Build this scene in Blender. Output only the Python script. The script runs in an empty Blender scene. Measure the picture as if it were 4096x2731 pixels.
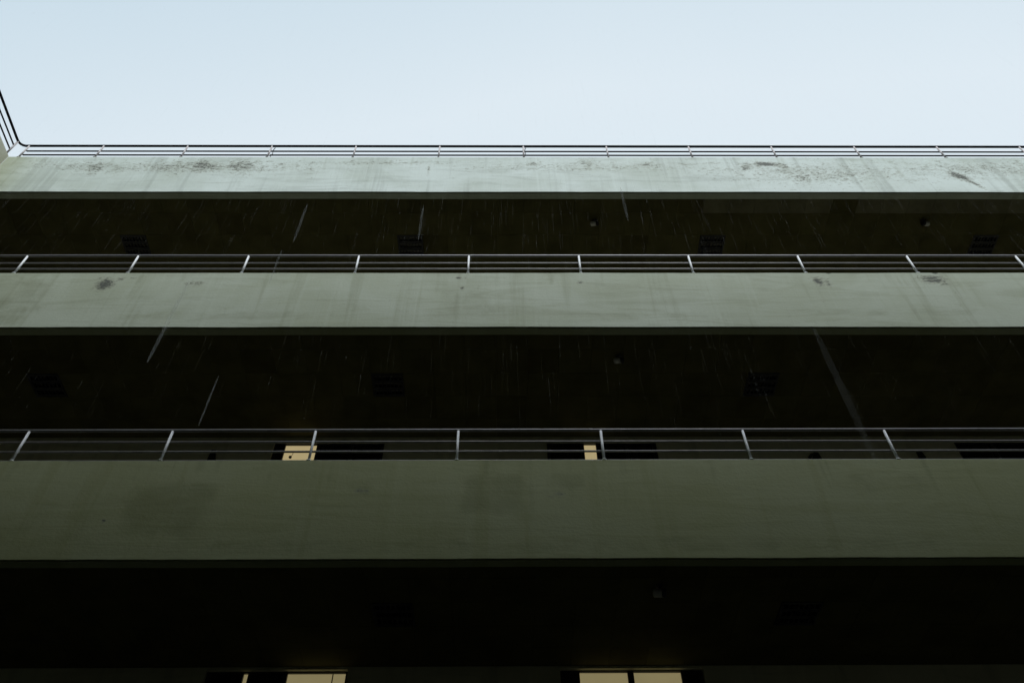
import bpy, bmesh, math, random
from mathutils import Vector, Matrix, noise

C = bpy.context.scene
COL = C.collection
R = math.radians
random.seed(7)
EYE = 1.6                                   # camera height above the courtyard floor

# ------------------------------------------------------------------ camera
cam_data = bpy.data.cameras.new("camera")
cam = bpy.data.objects.new("camera", cam_data)
COL.objects.link(cam)
C.camera = cam
PITCH, YAW, ROLL = 0.888363, 0.012814, -0.010775
fw = Vector((math.sin(YAW) * math.cos(PITCH), math.cos(YAW) * math.cos(PITCH), math.sin(PITCH)))
rt = Vector((math.cos(YAW), -math.sin(YAW), 0))
up = rt.cross(fw)
r2 = rt * math.cos(ROLL) + up * math.sin(ROLL)
u2 = -rt * math.sin(ROLL) + up * math.cos(ROLL)
m = Matrix((r2, u2, -fw)).transposed().to_4x4()
m.translation = (0, 0, EYE)
cam.matrix_world = m
cam_data.sensor_width = 36.0
cam_data.lens = 36.0 * 3321.13 / 4096.0
cam_data.clip_start = 0.05
cam_data.clip_end = 3000.0

# ------------------------------------------------------------------ sky, sun, exposure
SUN_EL, SUN_AZ = 52.0, 168.0                # the bright part of the cloud, behind the camera
world = bpy.data.worlds.new("World")
C.world = world
world.use_nodes = True
nt = world.node_tree
nt.nodes.clear()
out = nt.nodes.new("ShaderNodeOutputWorld")
bg = nt.nodes.new("ShaderNodeBackground")
sky = nt.nodes.new("ShaderNodeTexSky")
sky.sky_type = 'NISHITA'
sky.sun_disc = False
sky.sun_elevation = R(SUN_EL)
sky.sun_rotation = R(SUN_AZ)
sky.air_density = 1.0
sky.dust_density = 3.0
sky.ozone_density = 1.0
hs = nt.nodes.new("ShaderNodeHueSaturation")
hs.inputs['Saturation'].default_value = 0.18
nt.links.new(sky.outputs[0], hs.inputs['Color'])
# overcast veil: pale layer, a little bluer overhead, with very soft cloud structure
geo = nt.nodes.new("ShaderNodeTexCoord")
nz = nt.nodes.new("ShaderNodeTexNoise")
nz.inputs['Scale'].default_value = 1.4
nz.inputs['Detail'].default_value = 3
nt.links.new(geo.outputs['Generated'], nz.inputs['Vector'])
sxyz = nt.nodes.new("ShaderNodeSeparateXYZ")
nt.links.new(geo.outputs['Generated'], sxyz.inputs[0])
dt = nt.nodes.new("ShaderNodeVectorMath")          # the veil thins towards one side of the sky
dt.operation = 'DOT_PRODUCT'
dt.inputs[1].default_value = (-0.565, 0.142, 0.813)
nt.links.new(geo.outputs['Generated'], dt.inputs[0])
def wmath(op, a, b=None, c=None):
    n_ = nt.nodes.new("ShaderNodeMath")
    n_.operation = op
    for q, v in enumerate((a, b, c)):
        if v is None:
            continue
        if isinstance(v, (int, float)):
            n_.inputs[q].default_value = v
        else:
            nt.links.new(v, n_.inputs[q])
    return n_.outputs[0]
tt = wmath('MULTIPLY_ADD', dt.outputs['Value'], 1.1, 1.17)
tt = wmath('ADD', tt, wmath('MULTIPLY', wmath('ABSOLUTE', sxyz.outputs['Y']), -5.0))
tt = wmath('ADD', tt, wmath('MULTIPLY_ADD', nz.outputs['Fac'], 0.7, -0.35))
rmp = nt.nodes.new("ShaderNodeValToRGB")
rmp.color_ramp.elements[0].position = 0.0
rmp.color_ramp.elements[0].color = (3.28, 3.72, 4.04, 1)
rmp.color_ramp.elements[1].position = 1.0
rmp.color_ramp.elements[1].color = (2.60, 3.22, 3.66, 1)
nt.links.new(tt, rmp.inputs['Fac'])
mx = nt.nodes.new("ShaderNodeMix")
mx.data_type = 'RGBA'
mx.inputs['Factor'].default_value = 0.9
nt.links.new(hs.outputs[0], mx.inputs[6])
nt.links.new(rmp.outputs[0], mx.inputs[7])
nt.links.new(mx.outputs[2], bg.inputs['Color'])
bg.inputs['Strength'].default_value = 0.10
nt.links.new(bg.outputs[0], out.inputs['Surface'])

sun_d = bpy.data.lights.new("sun", 'SUN')
sun_d.energy = 1.5
sun_d.angle = R(14)
sun_d.color = (0.97, 0.99, 1.0)
sun = bpy.data.objects.new("sun", sun_d)
COL.objects.link(sun)
az = R(SUN_AZ)
sdir = Vector((math.sin(az) * math.cos(R(SUN_EL)), math.cos(az) * math.cos(R(SUN_EL)), math.sin(R(SUN_EL))))
sun.rotation_euler = sdir.to_track_quat('Z', 'Y').to_euler()
sun.location = sdir * 60

C.view_settings.view_transform = 'Standard'
C.view_settings.look = 'None'
C.view_settings.exposure = 1.2
C.view_settings.gamma = 1.0

# ------------------------------------------------------------------ dimensions
D = 6.533                                   # front face of the parapets
WALL = 8.63                                 # corridor back wall
STOREY = 3.5
ZT = [6.0575 + EYE + STOREY * k for k in (-1, 0, 1, 2)]      # parapet tops, lowest storey first
ZB = [ZT[0] - 1.25, ZT[1] - 1.262, ZT[2] - 1.222, ZT[3] - 1.215]
CEIL = 0.10                                 # ceilings sit this far above the parapet undersides
XL, XR = -8.48, 13.0
XC = XL - 2.095                             # the corridors turn the corner into the left wing
OPP = -5.2                                  # face of the added, unseen block that shades the courtyard
OPP_STOREYS = 7  # height of the added block, chosen to darken the lower parapets

# ------------------------------------------------------------------ material helpers
def new_mat(name):
    mt = bpy.data.materials.new(name)
    mt.use_nodes = True
    t = mt.node_tree
    b = t.nodes['Principled BSDF']
    return mt, t, b

def pos(t, scale=(1, 1, 1)):
    g = t.nodes.new("ShaderNodeNewGeometry")
    mp = t.nodes.new("ShaderNodeMapping")
    mp.inputs['Scale'].default_value = scale
    t.links.new(g.outputs['Position'], mp.inputs['Vector'])
    return mp.outputs[0]

def tex(t, scale, detail=4, rough=0.55, sc=(1, 1, 1), dist=0.0):
    n = t.nodes.new("ShaderNodeTexNoise")
    n.inputs['Scale'].default_value = scale
    n.inputs['Detail'].default_value = detail
    n.inputs['Roughness'].default_value = rough
    n.inputs['Distortion'].default_value = dist
    t.links.new(pos(t, sc), n.inputs['Vector'])
    return n.outputs['Fac']

def remap(t, v, a, b, c, d, smooth=False):
    n = t.nodes.new("ShaderNodeMapRange")
    if smooth:
        n.interpolation_type = 'SMOOTHSTEP'
    for i, x in enumerate((a, b, c, d)):
        n.inputs[i + 1].default_value = x
    t.links.new(v, n.inputs[0])
    return n.outputs[0]

def mth(t, op, a, b=None):
    n = t.nodes.new("ShaderNodeMath")
    n.operation = op
    for i, x in enumerate((a, b)):
        if x is None:
            continue
        if isinstance(x, (int, float)):
            n.inputs[i].default_value = x
        else:
            t.links.new(x, n.inputs[i])
    return n.outputs[0]

def mixc(t, f, a, b, mode='MIX'):
    n = t.nodes.new("ShaderNodeMix")
    n.data_type = 'RGBA'
    n.blend_type = mode
    if isinstance(f, (int, float)):
        n.inputs['Factor'].default_value = f
    else:
        t.links.new(f, n.inputs['Factor'])
    for i, x in ((6, a), (7, b)):
        if isinstance(x, tuple):
            n.inputs[i].default_value = (*x, 1)
        else:
            t.links.new(x, n.inputs[i])
    return n.outputs[2]

def bump(t, b, h, strength, dist=0.01):
    n = t.nodes.new("ShaderNodeBump")
    n.inputs['Strength'].default_value = strength
    n.inputs['Distance'].default_value = dist
    t.links.new(h, n.inputs['Height'])
    t.links.new(n.outputs[0], b.inputs['Normal'])

def painted_concrete(name, base, dirty, stains=False, rough=0.75):
    mt, t, b = new_mat(name)
    big = tex(t, 0.55, 5, 0.6, (1, 1, 1.3), 0.4)
    c = mixc(t, remap(t, big, 0.35, 0.7, 0, 1, True), base, dirty)
    # trowel waves: long horizontal smears
    wav = tex(t, 1.0, 4, 0.62, (0.7, 1, 5.5), 1.2)
    c = mixc(t, remap(t, wav, 0.50, 0.66, 0, 0.32, True), c, tuple(x * 0.66 for x in dirty))
    # pale vertical wash lines left by rain
    run = tex(t, 1.0, 3, 0.6, (9.0, 1, 0.35))
    c = mixc(t, remap(t, run, 0.52, 0.75, 0, 0.22, True), c, tuple(min(1, x * 1.18) for x in base))
    run2 = tex(t, 1.0, 3, 0.6, (5.0, 1.3, 0.25))
    c = mixc(t, remap(t, run2, 0.52, 0.70, 0, 0.42, True), c, tuple(x * 0.6 for x in dirty))
    gr = tex(t, 55, 4, 0.7)
    c = mixc(t, remap(t, gr, 0.25, 0.75, 0, 0.14, False), c, tuple(x * 0.5 for x in dirty))
    if stains:
        at = t.nodes.new("ShaderNodeAttribute")
        at.attribute_name = "stain_shade"
        sp = t.nodes.new("ShaderNodeSeparateColor")
        t.links.new(at.outputs['Color'], sp.inputs[0])
        # olive tint: dimness of the lower storeys and wing bounce painted in
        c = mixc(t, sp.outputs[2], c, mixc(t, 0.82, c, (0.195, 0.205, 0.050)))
        # damp, repaired patches, and shade painted at the left ends
        dp = tex(t, 2.6, 6, 0.6, (1, 1, 1), 0.5)
        dmask = remap(t, mth(t, 'ADD', sp.outputs[1], mth(t, 'MULTIPLY', mth(t, 'SUBTRACT', dp, 0.5), 2.2)), 0.2, 1.15, 0, 0.6, True)
        c = mixc(t, dmask, c, mixc(t, 1.0, c, (0.66, 0.66, 0.58), 'MULTIPLY'))
        # black and green mould
        ml = tex(t, 7.5, 8, 0.78, (0.75, 1, 1.35), 1.6)
        fine = tex(t, 24, 6, 0.75, (0.7, 1, 1.3), 0.8)
        nz_ = mth(t, 'ADD', mth(t, 'MULTIPLY', ml, 0.55), mth(t, 'MULTIPLY', fine, 0.45))
        dens = mth(t, 'MINIMUM', sp.outputs[0], 1.8)
        mm = mth(t, 'ADD', nz_, mth(t, 'MULTIPLY', dens, 0.155))
        veil = remap(t, dens, 0.2, 1.6, 0, 0.14, True)
        c = mixc(t, veil, c, (0.30, 0.32, 0.25))
        soft = remap(t, mm, 0.575, 0.655, 0, 0.58, True)
        c = mixc(t, soft, c, (0.19, 0.20, 0.145))
        hard = remap(t, mm, 0.645, 0.71, 0, 0.85, True)
        c = mixc(t, hard, c, (0.040, 0.048, 0.042))
    t.links.new(c, b.inputs['Base Color'])
    b.inputs['Roughness'].default_value = rough
    b.inputs['Specular IOR Level'].default_value = 0.25
    h = mth(t, 'ADD', tex(t, 30, 4, 0.6), mth(t, 'MULTIPLY', wav, 1.5))
    bump(t, b, h, 0.25, 0.01)
    return mt

def simple(name, col, rough=0.6, metal=0.0, spec=0.5, var=0.0, vscale=3.0, sc=(1, 1, 1)):
    mt, t, b = new_mat(name)
    b.inputs['Roughness'].default_value = rough
    b.inputs['Metallic'].default_value = metal
    b.inputs['Specular IOR Level'].default_value = spec
    if var:
        n = tex(t, vscale, 5, 0.6, sc)
        c = mixc(t, remap(t, n, 0.3, 0.7, 0, 1, True), col, tuple(x * (1 - var) for x in col))
        t.links.new(c, b.inputs['Base Color'])
    else:
        b.inputs['Base Color'].default_value = (*col, 1)
    return mt

M_PAR = painted_concrete("parapet_paint", (0.565, 0.65, 0.625), (0.435, 0.505, 0.455), True)
M_WALL = painted_concrete("corridor_wall_paint", (0.62, 0.61, 0.43), (0.53, 0.52, 0.36))
M_SIDE = painted_concrete("wing_paint", (0.60, 0.60, 0.49), (0.50, 0.49, 0.38))
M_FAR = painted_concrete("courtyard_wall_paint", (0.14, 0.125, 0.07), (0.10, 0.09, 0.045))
M_SLAB = simple("slab_concrete", (0.25, 0.24, 0.20), 0.9, var=0.3)
M_FRAME = simple("dark_window_frame", (0.012, 0.012, 0.014), 0.45, var=0.2)
M_GLASS = simple("dark_window_glass", (0.006, 0.006, 0.008), 0.12, spec=0.4)
M_DARK = simple("black_plastic", (0.008, 0.008, 0.009), 0.5)
M_WHITEP = simple("pale_plastic", (0.42, 0.42, 0.38), 0.5, var=0.12, vscale=20)

# railings: pale painted posts, galvanised grey rails, roof rails near-black, backlit shade in the colour
def rail_mat(name, ca, cb, metal, rough):
    mt, t, b = new_mat(name)
    n = tex(t, 14, 5, 0.65)
    c = mixc(t, remap(t, n, 0.42, 0.72, 0, 0.6, True), ca, cb)
    t.links.new(c, b.inputs['Base Color'])
    b.inputs['Metallic'].default_value = metal
    b.inputs['Roughness'].default_value = rough
    return mt
M_POST = rail_mat("post_paint", (0.74, 0.77, 0.79), (0.52, 0.54, 0.54), 0.0, 0.5)
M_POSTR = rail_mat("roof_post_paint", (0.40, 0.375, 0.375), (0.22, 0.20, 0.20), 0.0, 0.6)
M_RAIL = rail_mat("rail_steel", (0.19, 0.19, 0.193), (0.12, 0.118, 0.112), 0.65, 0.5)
M_RAILD = rail_mat("roof_rail_backlit", (0.006, 0.007, 0.007), (0.004, 0.004, 0.004), 0.0, 0.95)
M_RAILD.node_tree.nodes['Principled BSDF'].inputs['Specular IOR Level'].default_value = 0.05

# ceiling tiles: tint per tile
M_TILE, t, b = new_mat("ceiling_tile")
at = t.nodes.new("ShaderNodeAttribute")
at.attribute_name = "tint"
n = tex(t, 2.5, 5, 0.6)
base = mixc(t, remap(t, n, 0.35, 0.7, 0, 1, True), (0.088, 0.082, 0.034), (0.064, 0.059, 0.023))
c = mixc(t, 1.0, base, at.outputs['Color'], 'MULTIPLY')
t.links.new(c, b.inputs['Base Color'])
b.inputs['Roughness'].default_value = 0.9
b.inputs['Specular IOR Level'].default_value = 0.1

# louvre of the unlit ceiling lights
M_LOUV = simple("louvre_metal", (0.026, 0.026, 0.028), 0.5, spec=0.3)
M_LREF = simple("light_reflector", (0.15, 0.14, 0.105), 0.6)

# lit windows
def lit(name, col, strength):
    mt, t, b = new_mat(name)
    n = tex(t, 3.0, 4, 0.6)
    c = mixc(t, remap(t, n, 0.3, 0.7, 0, 1, True), col, tuple(x * 0.93 for x in col))
    t.links.new(c, b.inputs['Emission Color'])
    b.inputs['Base Color'].default_value = (0.25, 0.22, 0.15, 1)
    b.inputs['Emission Strength'].default_value = strength
    b.inputs['Roughness'].default_value = 0.5
    return mt
M_LIT_UP = lit("lit_pane_upper", (0.415, 0.335, 0.172), 0.435)
M_LIT_LOW = lit("lit_pane_lower", (0.222, 0.186, 0.092), 0.435)
M_SPARK = lit("lamp_glint", (0.6, 0.5, 0.3), 1.0)

# ground
M_GROUND, t, b = new_mat("wet_paving")
n = tex(t, 0.8, 6, 0.6)
c = mixc(t, remap(t, n, 0.35, 0.7, 0, 1, True), (0.036, 0.034, 0.024), (0.020, 0.020, 0.013))
t.links.new(c, b.inputs['Base Color'])
t.links.new(remap(t, n, 0.4, 0.6, 0.25, 0.7), b.inputs['Roughness'])

# rain: pale water, mostly see-through
def rain_mat(name, alpha, g=0.9):
    mt, t, b = new_mat(name)
    t.nodes.remove(b)
    o = t.nodes['Material Output']
    tr = t.nodes.new("ShaderNodeBsdfTransparent")
    nv = t.nodes.new("ShaderNodeCombineXYZ")          # round drops gather the light of the sky above them
    nv.inputs[2].default_value = -1.0
    a = t.nodes.new("ShaderNodeBsdfTranslucent")
    a.inputs['Color'].default_value = (g, g * .98, g * .94, 1)
    t.links.new(nv.outputs[0], a.inputs['Normal'])
    d2 = t.nodes.new("ShaderNodeBsdfDiffuse")
    d2.inputs['Color'].default_value = (g, g, g * .98, 1)
    ad = t.nodes.new("ShaderNodeAddShader")
    t.links.new(a.outputs[0], ad.inputs[0])
    t.links.new(d2.outputs[0], ad.inputs[1])
    a = ad
    x = t.nodes.new("ShaderNodeMixShader")
    x.inputs[0].default_value = alpha
    t.links.new(tr.outputs[0], x.inputs[1])
    t.links.new(a.outputs[0], x.inputs[2])
    t.links.new(x.outputs[0], o.inputs['Surface'])
    return mt
M_RAIN = rain_mat("rain_water", 0.075)
M_RAINF = rain_mat("rain_water_closest", 0.022)
M_RAINN = rain_mat("rain_water_near", 0.085)

# ------------------------------------------------------------------ object helpers
def obj(name, bm, mat, parent=None, smooth=False):
    me = bpy.data.meshes.new(name)
    bmesh.ops.recalc_face_normals(bm, faces=bm.faces)
    bm.to_mesh(me)
    bm.free()
    if smooth:
        for p in me.polygons:
            p.use_smooth = True
    me.materials.append(mat)
    o = bpy.data.objects.new(name, me)
    COL.objects.link(o)
    if parent:
        o.parent = parent
        top = parent
        off = Vector(parent.location)
        while top.parent:
            top = top.parent
            off += Vector(top.location)
        me.transform(Matrix.Translation(-off))   # meshes are written in world coordinates
    return o

def thing(name, label, cat, loc=(0, 0, 0), group=None):
    o = bpy.data.objects.new(name, None)
    COL.objects.link(o)
    o.location = loc
    o.empty_display_size = 0.2
    o['label'] = label
    o['category'] = cat
    if group:
        o['group'] = group
    return o

def dup(root, loc, label=None):
    r = root.copy()
    COL.objects.link(r)
    r.location = loc
    if label:
        r['label'] = label
    for ch in list(root.children):
        c = ch.copy()
        COL.objects.link(c)
        c.parent = r
        for g in ch.children:
            d = g.copy()
            COL.objects.link(d)
            d.parent = c
    return r

def box(bm, x0, x1, y0, y1, z0, z1, bev=0.0):
    vs = [bm.verts.new(p) for p in ((x0, y0, z0), (x1, y0, z0), (x1, y1, z0), (x0, y1, z0),
                                    (x0, y0, z1), (x1, y0, z1), (x1, y1, z1), (x0, y1, z1))]
    fs = [bm.faces.new([vs[i] for i in q]) for q in
          ((0, 3, 2, 1), (4, 5, 6, 7), (0, 1, 5, 4), (1, 2, 6, 5), (2, 3, 7, 6), (3, 0, 4, 7))]
    if bev:
        es = list({e for f in fs for e in f.edges})
        bmesh.ops.bevel(bm, geom=es, offset=bev, segments=2, affect='EDGES', profile=0.5)

def tube(bm, pts, rad, seg=12, cap=True):
    """a round tube through a polyline"""
    pts = [Vector(p) for p in pts]
    rings = []
    ref = None
    for i, p in enumerate(pts):
        a = pts[max(i - 1, 0)]
        c_ = pts[min(i + 1, len(pts) - 1)]
        d = (c_ - a).normalized()
        if ref is None:
            ref = Vector((0, 0, 1)) if abs(d.z) < 0.9 else Vector((1, 0, 0))
        s = d.cross(ref).normalized()
        n_ = s.cross(d).normalized()
        rr = rad[i] if isinstance(rad, (list, tuple)) else rad
        rings.append([bm.verts.new(p + (s * math.cos(k * 2 * math.pi / seg) + n_ * math.sin(k * 2 * math.pi / seg)) * rr)
                      for k in range(seg)])
    for u, v in zip(rings, rings[1:]):
        for k in range(seg):
            bm.faces.new((u[k], u[(k + 1) % seg], v[(k + 1) % seg], v[k]))
    if cap:
        bm.faces.new(rings[0][::-1])
        bm.faces.new(rings[-1])

def lathe(bm, base, axis, prof, seg=20):
    """surface of revolution: prof = [(distance along axis, radius)]"""
    tube(bm, [Vector(base) + Vector(axis).normalized() * d for d, r in prof], [r for d, r in prof], seg)

# ------------------------------------------------------------------ ground
gbm = bmesh.new()
for i in range(1):
    v = [gbm.verts.new(p) for p in ((-900, -900, 0), (900, -900, 0), (900, 900, 0), (-900, 900, 0))]
    gbm.faces.new(v)
g = obj("ground", gbm, M_GROUND)
g['kind'] = 'structure'
g['label'] = 'dark wet paving of the courtyard'

# ------------------------------------------------------------------ stains and painted shade on the parapet faces
# (world x, depth below the parapet top, half width, half height, strength)
STAIN = {3: [], 2: [], 1: [], 0: []}
def st(row, x, d, sx, sz, s, tilt=0.0):
    STAIN[row].append((x, d, sx, sz, s * (1.45 if row == 2 else 1.0), tilt))
for a in (
    (3, -7.8, 0.2, 0.266, 0.071, 0.55), (3, -7.39, 0.25, 0.145, 0.061, 0.5), (3, -6.86, 0.4, 0.15, 0.173, 1.0), (3, -7.09, 0.5, 0.073, 0.071, 0.8), (3, -6.5, 0.42, 0.145, 0.142, 0.75),
    (3, -6.27, 0.34, 0.097, 0.102, 0.6), (3, -5.99, 0.4, 0.121, 0.092, 0.6), (3, -5.81, 0.16, 0.024, 0.041, 1.0), (3, -5.53, 0.34, 0.111, 0.163, 0.9), (3, -5.51, 0.58, 0.097, 0.112, 0.55),
    (3, -5.07, 0.35, 0.169, 0.163, 1.25), (3, -5.3, 0.44, 0.073, 0.102, 0.9), (3, -4.44, 0.35, 0.194, 0.163, 1.15), (3, -4.31, 0.55, 0.145, 0.132, 0.7), (3, -4.05, 0.18, 0.145, 0.046, 0.6),
    (3, -3.77, 0.28, 0.053, 0.046, 1.0), (3, -3.24, 0.42, 0.111, 0.153, 0.65), (3, -2.83, 0.2, 0.218, 0.051, 0.4), (3, -2.58, 0.14, 0.024, 0.036, 1.1), (3, -2.45, 0.16, 0.073, 0.031, 0.6),
    (3, -1.82, 0.15, 0.145, 0.041, 0.45), (3, -1.28, 0.47, 0.017, 0.132, 0.9), (3, -0.59, 0.2, 0.145, 0.076, 0.45), (3, 0.48, 0.25, 0.169, 0.081, 0.85), (3, -0.08, 0.28, 0.097, 0.041, 0.5),
    (3, 1.37, 0.26, 0.145, 0.142, 0.85), (3, 1.55, 0.38, 0.097, 0.071, 0.7), (3, 1.83, 0.26, 0.044, 0.102, 0.75), (3, 2.41, 0.29, 0.194, 0.061, 0.95), (3, 2.41, 0.38, 0.048, 0.041, 0.7),
    (3, 2.77, 0.26, 0.169, 0.031, 0.6), (3, 3.09, 0.26, 0.145, 0.031, 0.85), (3, 3.55, 0.23, 0.145, 0.031, 0.8), (3, 4.06, 0.36, 0.097, 0.122, 1.05), (3, 4.44, 0.26, 0.145, 0.046, 1.8),
    (3, 4.7, 0.35, 0.084, 0.092, 1.0), (3, 4.9, 0.71, 0.15, 0.224, 0.9), (3, 5.15, 0.34, 0.121, 0.153, 0.5), (3, 5.23, 0.71, 0.097, 0.224, 0.6), (3, 5.71, 0.6, 0.072, 0.132, 0.6),
    (3, 6.19, 0.18, 0.121, 0.071, 0.6), (3, 6.58, 0.2, 0.048, 0.051, 0.6), (3, 6.12, 0.44, 0.145, 0.153, 0.4), (3, 6.85, 0.39, 0.097, 0.071, 0.6), (3, 7.39, 0.14, 0.058, 0.025, 0.9),
    (3, 7.49, 0.39, 0.145, 0.102, 0.6), (3, 7.01, 0.55, 0.145, 0.153, 0.35), (3, 8.23, 0.44, 0.087, 0.071, 0.7), (3, 8.76, 0.39, 0.145, 0.203, 0.8), (3, 8.33, 0.71, 0.072, 0.102, 0.4),
    (3, 7.54, 0.68, 0.085, 0.13, 1.55, -0.55), (3, 7.67, 0.9, 0.03, 0.14, 1.4, -0.5), (3, 7.09, 0.5, 0.04, 0.12, 0.7, -0.6), (3, 10.2, 0.5, 0.4, 0.15, 0.8), (3, 11.6, 0.4, 0.5, 0.12, 0.7),
    (2, -5.44, 0.26, 0.087, 0.095, 1.15), (2, -5.26, 0.16, 0.054, 0.024, 1.0), (2, -5.09, 0.13, 0.041, 0.017, 0.6), (2, -4.24, 0.27, 0.104, 0.048, 0.65), (2, -6.98, 0.23, 0.037, 0.048, 0.8),
    (2, -0.64, 0.12, 0.029, 0.017, 1.4), (2, -0.55, 0.12, 0.025, 0.014, 1.0), (2, -0.58, 0.38, 0.019, 0.024, 1.0), (2, -0.37, 0.35, 0.017, 0.027, 0.9), (2, 1.02, 0.24, 0.033, 0.02, 1.0),
    (2, 1.1, 0.27, 0.041, 0.014, 0.7), (2, 4.3, 0.21, 0.045, 0.068, 1.0), (2, 4.42, 0.27, 0.033, 0.061, 0.7), (2, 4.36, 0.15, 0.062, 0.017, 0.6), (2, 5.89, 0.17, 0.116, 0.068, 1.0),
    (2, 6.01, 0.29, 0.041, 0.017, 0.9), (2, 4.5, 0.01, 0.025, 0.014, 1.2), (2, 5.99, 0.01, 0.021, 0.014, 1.2), (1, -1.47, 0.44, 0.06, 0.03, 0.8), (1, 0.53, 0.47, 0.06, 0.025, 0.9),
    (1, 0.5, 0.52, 0.04, 0.02, 0.8), (1, -3.95, 0.8, 0.012, 0.015, 1.2), (1, 3.3, 0.03, 0.5, 0.012, 0.7), (1, 4.6, 0.03, 0.7, 0.012, 0.8), (1, -2.3, 0.02, 0.3, 0.012, 0.5),
):
    st(*a)
for a in ((-5.2, .40, 1.3, .15, .85), (-7.2, .32, .7, .12, .7), (1.4, .40, 1.3, .09, .7), (-2.2, .22, 1.2, .06, .65), (5.2, .58, 1.2, .26, .75), (8.0, .45, 1.1, .22, .75), (3.2, .42, .8, .05, .5), (11, .5, 1.5, .3, .5)):
    st(3, *a)
_r = random.Random(21)
RUNS = {k: [(_r.uniform(XL, XR), _r.uniform(.012, .04), _r.uniform(.25, 1.1), _r.uniform(.3, .9)) for q in range((0, 70, 60, 55)[k])] for k in range(4)}
def run_value(row, x, d):
    v = 0.0
    for px, w, ln, s_ in RUNS[row]:
        if abs(x - px) < w * 3 and d < ln:
            v = max(v, s_ * math.exp(-0.5 * ((x - px) / w) ** 2) * (1 - d / ln) ** .6)
    return v
DAMP_SHADE = {3: [(2, .05, 14, .10, .38), (-8.3, .8, .45, .6, .45), (-2.0, .9, .8, .2, .3)],  # the far-left entry paints the shade of the inner corner
        2: [(2, .02, 14, .06, .35), (-7.3, .7, 1.1, .6, .8), (-3.4, .98, 1.2, .09, .6), (-.45, .7, .45, .35, .55), (1.8, 1.0, 1.4, .09, .5), (5.0, .92, 1.0, .08, .55), (8, .9, 1, .12, .5), (-4.9, .6, .6, .06, .45), (3.6, .42, .6, .05, .4)],  # the far-left entry paints the shade of the side wing
        1: [(-3.37, .65, .44, .34, 1.0), (-.13, .48, .30, .25, 1.0), (.62, .3, .2, .1, .7), (-1.5, .45, .12, .1, .6), (-4.6, .9, .8, .3, .4), (3.9, .35, .5, .12, .6), (1.2, 1.12, 1.2, .08, .6), (-1.6, 1.12, 1.5, .08, .6), (3.2, 1.1, 1.0, .08, .6)], 0: []}

def stain_shade_value(lst, x, d, boxy=False):
    v = 0.0
    for e in lst:
        px, pd, sx, sz, s = e[:5]
        tl = e[5] if len(e) > 5 else 0
        dx = x - px + tl * (d - pd)
        if not boxy:
            sx, sz = sx * 1.3, sz * 1.25
        q = (dx / sx) ** 2 + ((d - pd) / sz) ** 2
        v = max(v, s * math.exp(-0.5 * (q if not boxy else (dx / sx) ** 6 + ((d - pd) / sz) ** 6)))
    return v

def parapet_mesh(name, x0, x1, zb, zt, row, parent):
    """poured parapet: trowelled face, chamfered coping edge, drip groove underneath"""
    step = 0.02
    nx = int((x1 - x0) / step)
    nzs = 30
    prof = []
    for k in range(nzs + 1):
        prof.append((0.0, zb + (zt - 0.012 - zb) * k / nzs))
    prof += [(0.012, zt), (0.132, zt), (0.132, zb), (0.030, zb), (0.030, zb + 0.014), (0.010, zb + 0.014), (0.010, zb)]
    bm = bmesh.new()
    lay = bm.loops.layers.float_color.new("stain_shade")
    vcol = {}
    shade_tint = {}
    rings = []
    for i in range(nx + 1):
        x = x0 + (x1 - x0) * i / nx
        ring = []
        for j, (dy, z) in enumerate(prof):
            wob = noise.noise(Vector((x * 1.3, z * 1.7, 3.1 + row))) * 0.0035
            wz = noise.noise(Vector((x * 0.9, 7.7, row * 2.3 + (0 if z < zb + .1 else 5)))) * 0.007
            wz += noise.noise(Vector((x * 6, 1.7, row * 1.3))) * 0.0022
            edge = 1.0 if (z < zb + 0.03 or z > zt - 0.03) else 0.0
            v = bm.verts.new((x, D + dy + (wob if dy < 0.02 else 0), z + wz * edge))
            if dy < 0.02 and zb + .02 < z:
                vcol[v] = (stain_shade_value(STAIN[row], x, zt - z), max(stain_shade_value(DAMP_SHADE[row], x, zt - z, True), run_value(row, x + noise.noise(Vector((x, z * 2, 1))) * .01, zt - z)))
            else:
                vcol[v] = (0.0, 0.0)
            shade_tint[v] = (.9, .9, .85, .45)[row] if (z < zb + .02 and dy > .005) else (1.0, 0.95, 0.52, 0.0)[row] + (0.6 * math.exp(-((x - XL) / .5) ** 2) if row > 1 else 0)  # storey shade as olive tint, tinted undersides, wing bounce painted at left end
            ring.append(v)
        rings.append(ring)
    n_ = len(prof)
    for u, v in zip(rings, rings[1:]):
        for j in range(n_):
            bm.faces.new((u[j], u[(j + 1) % n_], v[(j + 1) % n_], v[j]))
    bm.faces.new(rings[0][::-1])
    bm.faces.new(rings[-1])
    for f in bm.faces:
        for lp in f.loops:
            a, d_ = vcol[lp.vert]
            lp[lay] = (a, d_, shade_tint[lp.vert], 1)
    return obj(name, bm, M_PAR, parent)

# ------------------------------------------------------------------ main block
block = thing("corridor_building", "grey rain-stained concrete block with open corridors stacked behind long parapets", "building", ((XL + XR) / 2, D, 0))
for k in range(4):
    parapet_mesh("parapet", XL, XR, ZB[k], ZT[k], k, block)

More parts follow.
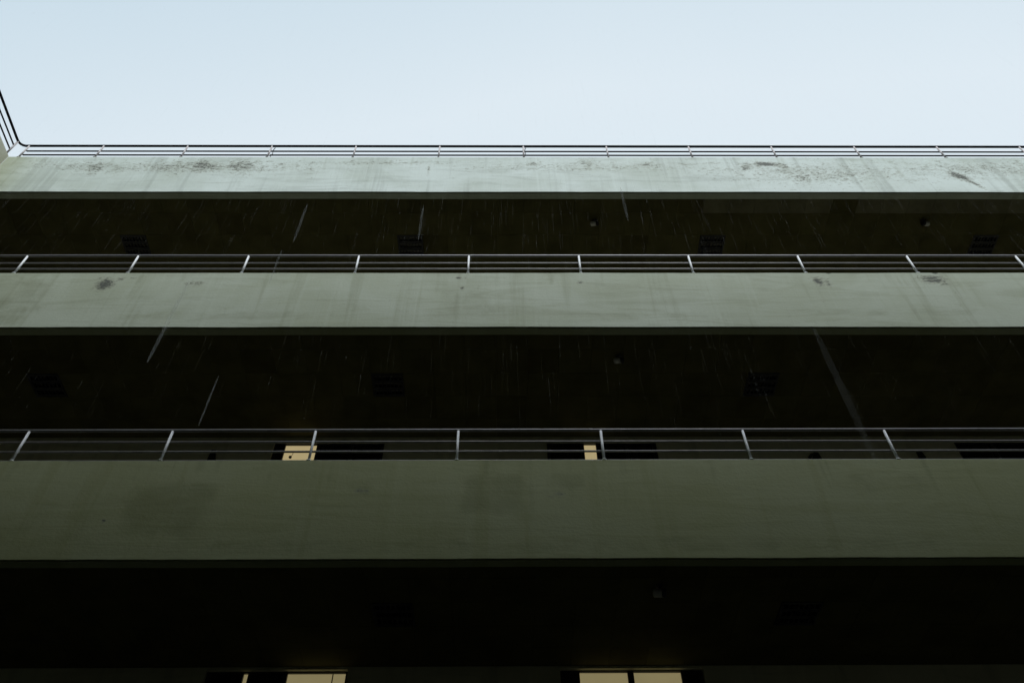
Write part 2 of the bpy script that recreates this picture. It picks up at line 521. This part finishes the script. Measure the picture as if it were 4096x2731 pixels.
# ceilings: individual tiles over a dark void, one mesh per corridor
TILE = 0.4215
def ceiling(k):
    z = ZB[k] + CEIL
    bm = bmesh.new()
    lay = bm.loops.layers.float_color.new("tint")
    fixtures = [(fx - 0.0005, FIXY) for fx in FIX.get(k, [])]
    ys = [D + 0.125 + 0.002] + [FIXY + TILE * j for j in (-1, 0, 1, 2)] + [WALL - 0.002]
    x = -1.81 - TILE * 21
    rnd = random.Random(11 + k)
    cells = []
    xx = x
    while xx < XR:
        for ya, yb in zip(ys, ys[1:]):
            cells.append((xx, xx + TILE, ya, yb))
        xx += TILE
    for (xa, xb, ya, yb) in cells:
        xb = min(xb, XR)
        xa_ = max(xa, XC)
        if xb <= xa_ + .02:
            continue
        if any(abs((xa + xb) / 2 - (fx + TILE / 2)) < TILE * 0.98 and abs(ya - FIXY) < 0.01 for fx in FIX.get(k, [])):
            pass
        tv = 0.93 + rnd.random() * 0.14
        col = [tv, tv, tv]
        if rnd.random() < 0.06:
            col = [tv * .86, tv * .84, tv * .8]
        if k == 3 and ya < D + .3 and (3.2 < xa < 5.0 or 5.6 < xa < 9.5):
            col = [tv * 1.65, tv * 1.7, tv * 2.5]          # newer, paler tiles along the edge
        g_ = 0.0012
        cut = [(xa_ + g_, xb - g_)]
        for fx in FIX.get(k, []):
            if abs(ya - FIXY) < 0.01:
                nc = []
                for (p, q) in cut:
                    l, r = fx - 0.004, fx + TILE + 0.004
                    if q <= l or p >= r:
                        nc.append((p, q))
                    else:
                        if p < l - 0.01:
                            nc.append((p, l))
                        if q > r + 0.01:
                            nc.append((r, q))
                cut = nc
        for p, q in cut:
            s0 = len(bm.faces)
            sag = rnd.uniform(0, 0.002)
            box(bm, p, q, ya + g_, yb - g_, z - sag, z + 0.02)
            bm.faces.ensure_lookup_table()
            for f in bm.faces[s0:]:
                for lp in f.loops:
                    lp[lay] = (*col, 1)
    return obj("ceiling", bm, M_TILE, block)

FIXY = 7.405
FIX = {3: [-6.443, -1.811, 3.287, 7.914], 2: [-6.445, -1.811, 3.295], 1: [-1.37, 2.835]}
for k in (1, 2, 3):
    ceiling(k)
# floor slabs over the ceilings (the top one is the roof deck)
for k in range(4):
    bm = bmesh.new()
    box(bm, XL - 6, XR, D + 0.126, 16.0, ZB[k] + 0.16, ZB[k] + 0.36)
    o = obj("roof_deck" if k == 3 else "floor_slab", bm, M_SLAB, block)

# corridor walls with window openings
def wall(z0, z1, holes):
    bm = bmesh.new()
    y0, y1 = WALL, WALL + 0.16
    x = XC
    for (a, b_, s, h) in sorted(holes):
        box(bm, x, a, y0, y1, z0, z1)
        if s > z0 + .01:
            box(bm, a, b_, y0, y1, z0, s)
        box(bm, a, b_, y0, y1, h, z1)
        x = b_
    box(bm, x, XR, y0, y1, z0, z1)
    return obj("corridor_wall", bm, M_WALL, block)

def window(x0, x1, z0, z1, sashes, label):
    """dark frame in a recess; sashes = [(xa, xb, material)]"""
    bm = bmesh.new()
    y0, y1 = WALL + 0.045, WALL + 0.12
    top = z1 - 0.014
    sill = z0 + 0.05
    box(bm, x0 + .001, x1 - .001, y0, y1, top, z1 - .001)
    box(bm, x0 + .001, x1 - .001, y0, y1, z0 + .001, sill)
    edges = [x0 + 0.001] + [v for s in sashes for v in s[:2]] + [x1 - 0.001]
    for a, b_ in zip(edges[::2], edges[1::2]):
        if b_ - a > 0.004:
            box(bm, a, b_, y0, y1, sill, top)
    fr = obj("window", bm, M_FRAME, block)
    fr['label'] = label
    for a, b_, mt in sashes:
        bm = bmesh.new()
        box(bm, a + .001, b_ - .001, y0 + 0.03, y0 + 0.04, sill + .001, top - .001)
        p = obj("pane", bm, mt, fr)
        if mt in (M_LIT_UP, M_LIT_LOW):
            p['label'] = 'warm lit pane'
    return fr

E = EYE
Z3T, Z4T = 8.353 + E, 4.866 + E
S3, S4 = Z3T - 0.42, Z4T - 0.32
h3 = [(-3.304, -1.728, S3, Z3T), (0.592, 2.165, S3, Z3T), (6.446, 8.02, S3, Z3T)]
h4 = [(-3.311, -1.745, S4, Z4T), (0.606, 2.195, S4, Z4T), (6.446, 8.02, S4, Z4T)]
h2 = [(a, b_, s + 3.5, t_ + 3.5) for a, b_, s, t_ in h3]
FLOOR = [ZB[k] + 0.36 for k in range(4)]
wall(0.0, ZB[0] + 0.158, [])
wall(FLOOR[0] + .002, ZB[1] + CEIL - .001, h4)
wall(FLOOR[1] + .002, ZB[2] + CEIL - .001, h3)
wall(FLOOR[2] + .002, ZB[3] + CEIL - .001, h2)
G_ = M_GLASS
window(*h3[0], [(-3.150, -2.700, M_LIT_UP), (-2.655, -2.22, G_), (-2.18, -1.78, G_)], 'dark framed window with a wide lit pane at its left end')
window(*h3[1], [(0.645, 1.085, G_), (1.128, 1.300, M_LIT_UP), (1.345, 1.72, G_), (1.76, 2.11, G_)], 'dark framed window with one narrow lit strip near its middle')
window(*h3[2], [(6.50, 7.0, G_), (7.04, 7.5, G_), (7.54, 7.97, G_)], 'unlit black window at the right end of the corridor')
window(*h4[0], [(-3.25, -2.945, G_), (-2.904, -2.852, M_LIT_LOW), (-2.81, -2.47, G_), (-2.418, -1.772, M_LIT_LOW)], 'dark framed window with a lit sliver and a wide lit pane')
window(*h4[1], [(0.823, 1.357, M_LIT_LOW), (1.424, 1.952, M_LIT_LOW), (2.0, 2.14, G_)], 'dark framed window with two wide lit panes')
window(*h4[2], [(6.50, 7.0, G_), (7.04, 7.5, G_), (7.54, 7.97, G_)], 'unlit black window low at the right')
for hh in h2:
    x0 = hh[0]
    window(*hh, [(x0 + .05, x0 + .5, G_), (x0 + .54, x0 + 1.0, G_), (x0 + 1.04, x0 + 1.52, G_)], 'unlit black window of the top corridor')
bm = bmesh.new()
box(bm, -1.922, -1.912, WALL + .060, WALL + .074, S4 + .06, Z4T - .02)
w_ = [o for o in block.children if o.name.startswith('window') and o.get('label', '').endswith('a wide lit pane')][0]
obj("glazing_bar", bm, simple("bar_green", (0.10, 0.11, 0.06), 0.7), w_)
bm = bmesh.new()
box(bm, XC - .2, XC - .003, D + .002, WALL + .158, 0, ZB[3] + CEIL - .002)
obj("corridor_wall", bm, M_WALL, block)
# room dividers behind the windows so the block is closed
bm = bmesh.new()
box(bm, XL - 6, XR, 15.8, 16.0, 0, ZB[3] + .158)
obj("rear_wall", bm, M_FAR, block)
bm = bmesh.new()
box(bm, XR, XR + .2, D + .01, 16.0, 0, ZT[3] - .02)
obj("end_wall", bm, M_FAR, block)

# ------------------------------------------------------------------ railings
RAIL_R = [0.0185, 0.0118, 0.0118, 0.0118]
def railing(name, label, posts, zt, x0, x1, prefix=(), hrails=(0.459, 0.308, 0.163, 0.027), mat=None):
    """three slim rails and a handrail on round posts; y just behind the coping edge"""
    root = thing(name, label, "railing", (0.5 * (x0 + x1), D + 0.03, zt), "railings along the corridor parapets")
    yp, yr = D + 0.024, D + 0.052
    for i, h in enumerate(hrails):
        bm = bmesh.new()
        if i == 0:
            pts = list(prefix) if prefix else []
            pts = [(px, py, zt + h) for px, py in pts]
            xs = x0 if not prefix else pts[-1][0] + .05
            nseg = 30
            pts += [(xs + (x1 - xs) * q / nseg, yp + 0.004, zt + h + noise.noise(Vector((q * .7, zt, 2))) * .002) for q in range(nseg + 1)]
            tube(bm, pts, RAIL_R[0] * (1.15 if mat else 1), 12)
        else:
            nseg = 30
            tube(bm, [(x0 + (x1 - x0) * q / nseg, yr, zt + h + noise.noise(Vector((q * .8, zt, i * 3.0))) * .002) for q in range(nseg + 1)], RAIL_R[i] * (1.18 if mat else 1), 10)
        obj("top_rail" if i == 0 else "rail", bm, mat or M_RAIL, root, True)
    for px in posts:
        bm = bmesh.new()
        tube(bm, [(px, yp, zt + 0.001), (px, yp, zt + 0.459 - 0.016)], 0.0145, 12)
        for h in hrails[1:]:
            tube(bm, [(px, yp - 0.006, zt + h), (px, yr, zt + h)], 0.0145, 8)        # weld lugs that carry the rails
        for a in (0.003,):
            lathe(bm, (px, yp, zt + a), (0, 0, 1), [(0, 0.026), (0.008, 0.026)], 14)
        obj("post", bm, M_POSTR if mat else M_POST, root, True)
    return root

px1 = [-8.333, -7.032, -5.564, -4.090, -2.618, -1.148, 0.320, 1.780, 3.230, 4.690, 6.155, 7.620, 9.09, 10.56, 12.03]
curve = [(-8.506, 6.40), (-8.506, 6.45), (-8.500, 6.490), (-8.480, 6.525), (-8.445, 6.550), (-8.405, 6.561), (-8.37, 6.561)]
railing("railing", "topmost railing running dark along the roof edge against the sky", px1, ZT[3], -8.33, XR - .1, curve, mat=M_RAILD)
px2 = [-8.383 + 1.5728 * i for i in range(14)]
railing("railing", "railing with pale posts in front of the uppermost dark corridor", px2, ZT[2], XL + .01, XR - .05)
railing("railing", "railing in front of the corridor with the lit windows, lowest of the three", px2, ZT[1], XL + .01, XR - .05)

# the second upright clamped beside two roof posts
for px, lab in ((-4.075, 'thin crooked conduit beside a roof railing post, left of centre'), (0.325, 'thin crooked conduit beside the roof railing post above the middle')):
    bm = bmesh.new()
    tube(bm, [(px + .035, D + .052, ZT[3] + .44), (px + .012, D + .055, ZT[3] + .33), (px + .032, D + .06, ZT[3] + .25), (px + .014, D + .06, ZT[3] + .13), (px + .034, D + .06, ZT[3] + .002)], 0.007, 8)
    o = obj("conduit", bm, M_DARK, None, True)
    o['label'] = lab
    o['category'] = 'conduit'

# ------------------------------------------------------------------ unlit ceiling lights
def make_light(x, z, label):
    root = thing("ceiling_light", label, "ceiling light", (x + TILE / 2, FIXY + TILE / 2, z), "unlit square ceiling lights of the corridors")
    x0, x1, y0, y1 = x, x + TILE, FIXY, FIXY + TILE
    bm = bmesh.new()
    w = 0.016
    zb = z - 0.010
    box(bm, x0, x1, y0, y0 + w, zb, z + .06)
    box(bm, x0, x1, y1 - w, y1, zb, z + .06)
    box(bm, x0, x0 + w, y0 + w, y1 - w, zb, z + .06)
    box(bm, x1 - w, x1, y0 + w, y1 - w, zb, z + .06)
    obj("frame", bm, M_LOUV, root)
    bm = bmesh.new()
    for j in range(3):
        ya = y0 + w + 0.004 + j * 0.129
        box(bm, x0 + w + .001, x1 - w - .001, ya, ya + 0.020, zb + .003, z + .045)
        box(bm, x0 + w + .001, x1 - w - .001, ya + 0.100, ya + 0.122, zb + .003, z + .045)
    for i in range(8):
        xa = x0 + w + 0.006 + i * 0.0535
        for j in range(3):
            ya = y0 + w + 0.004 + j * 0.129
            box(bm, xa, xa + 0.012, ya + 0.0202, ya + 0.0998, zb + .004, z + .04)
    obj("louvre", bm, M_LOUV, root)
    bm = bmesh.new()
    box(bm, x0 + w + .001, x1 - w - .001, y0 + w + .001, y1 - w - .001, z + .046, z + .058)
    obj("reflector", bm, M_LREF, root)
    return root

LL = {(3, 0): "unlit square ceiling light in the uppermost corridor, nearest its left end",
      (3, 1): "unlit square ceiling light in the uppermost corridor, left of the middle",
      (3, 2): "unlit square ceiling light between the two bullet cameras of the uppermost corridor",
      (3, 3): "unlit square ceiling light at the far right of the uppermost corridor",
      (2, 0): "unlit square ceiling light in the middle corridor at its left end",
      (2, 1): "unlit square ceiling light in the middle corridor above the widely lit window",
      (2, 2): "unlit square ceiling light in the middle corridor, right of the bullet camera",
      (1, 0): "unlit square ceiling light in the lowest corridor, left of the bullet camera",
      (1, 1): "unlit square ceiling light in the lowest corridor, right of the bullet camera"}
proto = None
for k in (3, 2, 1):
    for i, fx in enumerate(FIX[k]):
        z = ZB[k] + CEIL
        if proto is None:
            proto = make_light(fx, z, LL[(k, i)])
        else:
            dup(proto, (fx + TILE / 2, FIXY + TILE / 2, z), LL[(k, i)])

# ------------------------------------------------------------------ bullet cameras under the ceilings
def make_camera(x, y, z, label, s=1):
    root = thing("security_camera", label, "security camera", (x, y, z), "small bullet cameras under the corridor ceilings")
    bm = bmesh.new()
    lathe(bm, (x + s * .008, y, z - .001), (0, 0, -1), [(0, .040), (.010, .040), (.014, .034), (.018, .016), (.046, .014)], 18)
    obj("mount", bm, M_DARK, root, True)
    ax = Vector((s * 0.90, -0.28, -0.22)).normalized()
    c0 = Vector((x - s * .055, y + 0.014, z - .078))
    bm = bmesh.new()
    lathe(bm, c0, ax, [(-.006, .030), (0, .038), (.006, .041), (.088, .041)], 22)
    obj("body", bm, M_WHITEP, root, True)
    bm = bmesh.new()
    lathe(bm, c0 + ax * .0885, ax, [(0, .043), (.030, .045), (.031, .038), (.018, .037)], 22)
    obj("lens_hood", bm, M_DARK, root, True)
    return root
cz = [ZB[k] + CEIL for k in range(4)]
make_camera(1.475, 7.13, cz[3], "small pale bullet camera facing right, left of the two under the uppermost ceiling")
make_camera(6.96, 7.13, cz[3], "small pale bullet camera facing left, near the right end of the uppermost corridor", -1)
make_camera(1.50, 7.11, cz[2], "small bullet camera under the middle corridor ceiling")
make_camera(1.53, 7.12, cz[1], "dim bullet camera under the lowest corridor ceiling")

# ------------------------------------------------------------------ dark fittings on the corridor wall
def fitting(name, label, parts):
    root = thing(name, label, "wall fitting", parts[0][1])
    for nm, loc, mk in parts:
        bm = bmesh.new()
        mk(bm)
        obj(nm, bm, M_DARK, root)
    return root
def wedge(bm, x0, x1, xt0, xt1, z0, z1, depth):
    y0, y1 = WALL - depth, WALL - 0.001
    v = [bm.verts.new(p) for p in ((x0, y0, z0), (x1, y0, z0), (x1, y1, z0), (x0, y1, z0), (xt0, y0 + depth * .4, z1), (xt1, y0 + depth * .4, z1), (xt1, y1, z1), (xt0, y1, z1))]
    for q in ((0, 3, 2, 1), (4, 5, 6, 7), (0, 1, 5, 4), (1, 2, 6, 5), (2, 3, 7, 6), (3, 0, 4, 7)):
        bm.faces.new([v[i] for i in q])
fitting("wall_lamp", "narrow black tapering fitting on the corridor wall, left of the lit window",
        [("housing", (-4.10, WALL, 8.0 + E), lambda bm: wedge(bm, -4.155, -4.03, -4.145, -4.085, 7.86 + E, 8.16 + E, .06)),
         ("bracket", (-4.10, WALL, 8.0 + E), lambda bm: box(bm, -4.13, -4.06, WALL - .03, WALL - .001, 7.78 + E, 7.858 + E))])
fitting("loudspeaker", "black lumpy fitting on the corridor wall between two right-hand railing posts",
        [("housing", (4.36, WALL, 8.0 + E), lambda bm: wedge(bm, 4.30, 4.43, 4.355, 4.42, 7.93 + E, 8.095 + E, .06)),
         ("arm", (4.36, WALL, 8.0 + E), lambda bm: tube(bm, [(4.27, WALL - .03, 7.99 + E), (4.31, WALL - .04, 8.04 + E), (4.36, WALL - .03, 8.06 + E)], 0.022, 10))])
fitting("door_plate", "small black square plate on the corridor wall beside the right-hand black window",
        [("plate", (5.87, WALL, 8.0 + E), lambda bm: wedge(bm, 5.825, 5.915, 5.83, 5.90, 7.99 + E, 8.12 + E, .04)),
         ("bracket", (5.87, WALL, 8.0 + E), lambda bm: box(bm, 5.85, 5.89, WALL - .02, WALL - .001, 7.94 + E, 7.989 + E))])

# round weight hanging on a cord in front of the lit window
orn = thing("hanging_weight", "small dark green ball on a thin cord in front of the wide lit pane", "ornament", (-3.013, WALL - .01, 8.03 + E))
bm = bmesh.new()
tube(bm, [(-2.99, WALL - .004, 8.165 + E), (-3.0, WALL - .004, 8.10 + E), (-3.012, WALL - .004, 8.05 + E)], 0.0035, 6)
obj("cord", bm, simple("cord_green", (0.12, 0.13, 0.07), 0.8), orn, True)
bm = bmesh.new()
bmesh.ops.create_uvsphere(bm, u_segments=16, v_segments=10, radius=0.022, matrix=Matrix.Translation((-3.015, WALL - .024, 8.028 + E)))
obj("ball", bm, simple("ball_green", (0.03, 0.06, 0.03), 0.5), orn, True)

# ------------------------------------------------------------------ left wing, and blocks added to shade the courtyard
def wing(name, label, a, b_, depth, storeys=4):
    """a block of the same make; a -> b_ is the foot of its courtyard face, block lies to the left of the direction"""
    a, b_ = Vector((*a, 0)), Vector((*b_, 0))
    L = (b_ - a).length
    dx = (b_ - a).normalized()
    dy = Vector((-dx.y, dx.x, 0))
    root = thing(name, label, "building", (a + b_) / 2)
    def bx(bm, u0, u1, v0, v1, z0, z1):
        vs = [bm.verts.new(a + dx * u + dy * v + Vector((0, 0, z))) for u, v, z in
              ((u0, v0, z0), (u1, v0, z0), (u1, v1, z0), (u0, v1, z0), (u0, v0, z1), (u1, v0, z1), (u1, v1, z1), (u0, v1, z1))]
        for q in ((0, 3, 2, 1), (4, 5, 6, 7), (0, 1, 5, 4), (1, 2, 6, 5), (2, 3, 7, 6), (3, 0, 4, 7)):
            bm.faces.new([vs[i] for i in q])
    zb_ = ZB + [ZB[3] + STOREY * q for q in (1, 2, 3, 4)]
    zt_ = ZT + [ZT[3] + STOREY * q for q in (1, 2, 3, 4)]
    for k in range(storeys):
        bm = bmesh.new()
        bx(bm, 0, L, 0, .125, zb_[k], zt_[k])
        obj("parapet", bm, M_SIDE if name != 'added_shade_block' else M_FAR, root)
        bm = bmesh.new()
        bx(bm, 0, L, .127, depth, zb_[k] + CEIL, zb_[k] + .36)
        obj("roof_deck" if k == storeys - 1 else "floor_slab", bm, M_SLAB, root)
    bm = bmesh.new()
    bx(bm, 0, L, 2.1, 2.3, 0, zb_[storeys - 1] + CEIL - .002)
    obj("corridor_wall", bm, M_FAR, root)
    for k in range(1, storeys):
        for q in range(int(L // 4.5)):
            bm = bmesh.new()
            bx(bm, 1.2 + q * 4.5, 2.8 + q * 4.5, 2.05, 2.098, zb_[k] - 1.5, zb_[k] - 0.02)
            obj("window", bm, M_GLASS, root)
    return root

wing("side_wing", "rain-stained wing of the block meeting it at the left corner", (XL, OPP), (XL, D - .004), 8.0)
wing("added_shade_block", "ochre block added unseen behind the viewer to shade the courtyard", (XR + .2, OPP), (XL - 8, OPP), 8.0, OPP_STOREYS)
wing("added_shade_block", "ochre block added out of view on the right to shade the courtyard", (XR + .21, D), (XR + .21, OPP - .01), 8.0, 4)

# railing on top of the left wing
wr = thing("railing", "roof railing of the left wing climbing out of the picture corner", "railing", (XL - .03, 2.0, ZT[3]), "railings along the corridor parapets")
for i, (h, rise) in enumerate(((0.459, .040), (0.308, .012), (0.163, 0.0), (0.024, -.006))):
    bm = bmesh.new()
    xx = XL - (0.026 if i == 0 else 0.034)
    ye = 6.40 if i == 0 else 6.49
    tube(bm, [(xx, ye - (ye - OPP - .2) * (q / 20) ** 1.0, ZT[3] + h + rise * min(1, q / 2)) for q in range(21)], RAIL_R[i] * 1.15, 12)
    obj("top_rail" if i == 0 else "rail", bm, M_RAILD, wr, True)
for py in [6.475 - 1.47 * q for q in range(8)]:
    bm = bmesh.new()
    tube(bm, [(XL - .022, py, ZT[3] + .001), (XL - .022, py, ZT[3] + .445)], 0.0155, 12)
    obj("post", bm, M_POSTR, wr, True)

# ------------------------------------------------------------------ rain
def drop(bm, x, y, z, length, rad, seg=5, lean=(0, 0)):
    pts = []
    rr = []
    for q, f in ((0, .25), (.12, .8), (.5, 1.0), (.9, .8), (1, .25)):
        pts.append((x + lean[0] * q, y + lean[1] * q, z - length * q))
        rr.append(rad * f)
    tube(bm, pts, rr, seg)
rnd = random.Random(3)
bm = bmesh.new()
for i in range(5200):
    y = 6.42 - 3.6 * rnd.random() ** 1.5
    x = rnd.uniform(-8.3, 9.0)
    z = 14.6 - 8.0 * rnd.random() ** 1.7
    drop(bm, x, y, z, rnd.uniform(.12, .6), rnd.uniform(.0003, .0006) * (0.6 + 0.4 * y / 6.4), 4, (rnd.uniform(-.012, .012), rnd.uniform(-.01, .01)))
o = obj("rain", bm, M_RAIN, None, True)
o['kind'] = 'stuff'
o['label'] = 'fine pale rain falling in the courtyard in front of the corridors'
bm = bmesh.new()
for x, z0, z1, rad, k in ((-1.183, 4.375, 3.961, .0028, .36), (-.488, 4.364, 3.987, .0028, .36), (.715, 4.587, 4.197, .0030, .36), (-1.231, 3.876, 3.565, .0020, .36), (-1.653, 3.577, 2.924, .0032, .36), (1.507, 3.182, 2.295, .0042, .26), (-1.30, 2.828, 2.516, .0016, .36)):
    drop(bm, x * k, 2.5 * k, z0 * k + E, (z0 - z1) * k, rad, 10)
o = obj("heavy_rain", bm, M_RAINN, None, True)
o.data.materials.append(M_RAINF)
for p in o.data.polygons:                      # the drop nearest the lens is the faintest
    if o.data.vertices[p.vertices[0]].co.x > 0.3:
        p.material_index = 1
o['kind'] = 'stuff'
o['label'] = 'a few heavier drops falling close by'
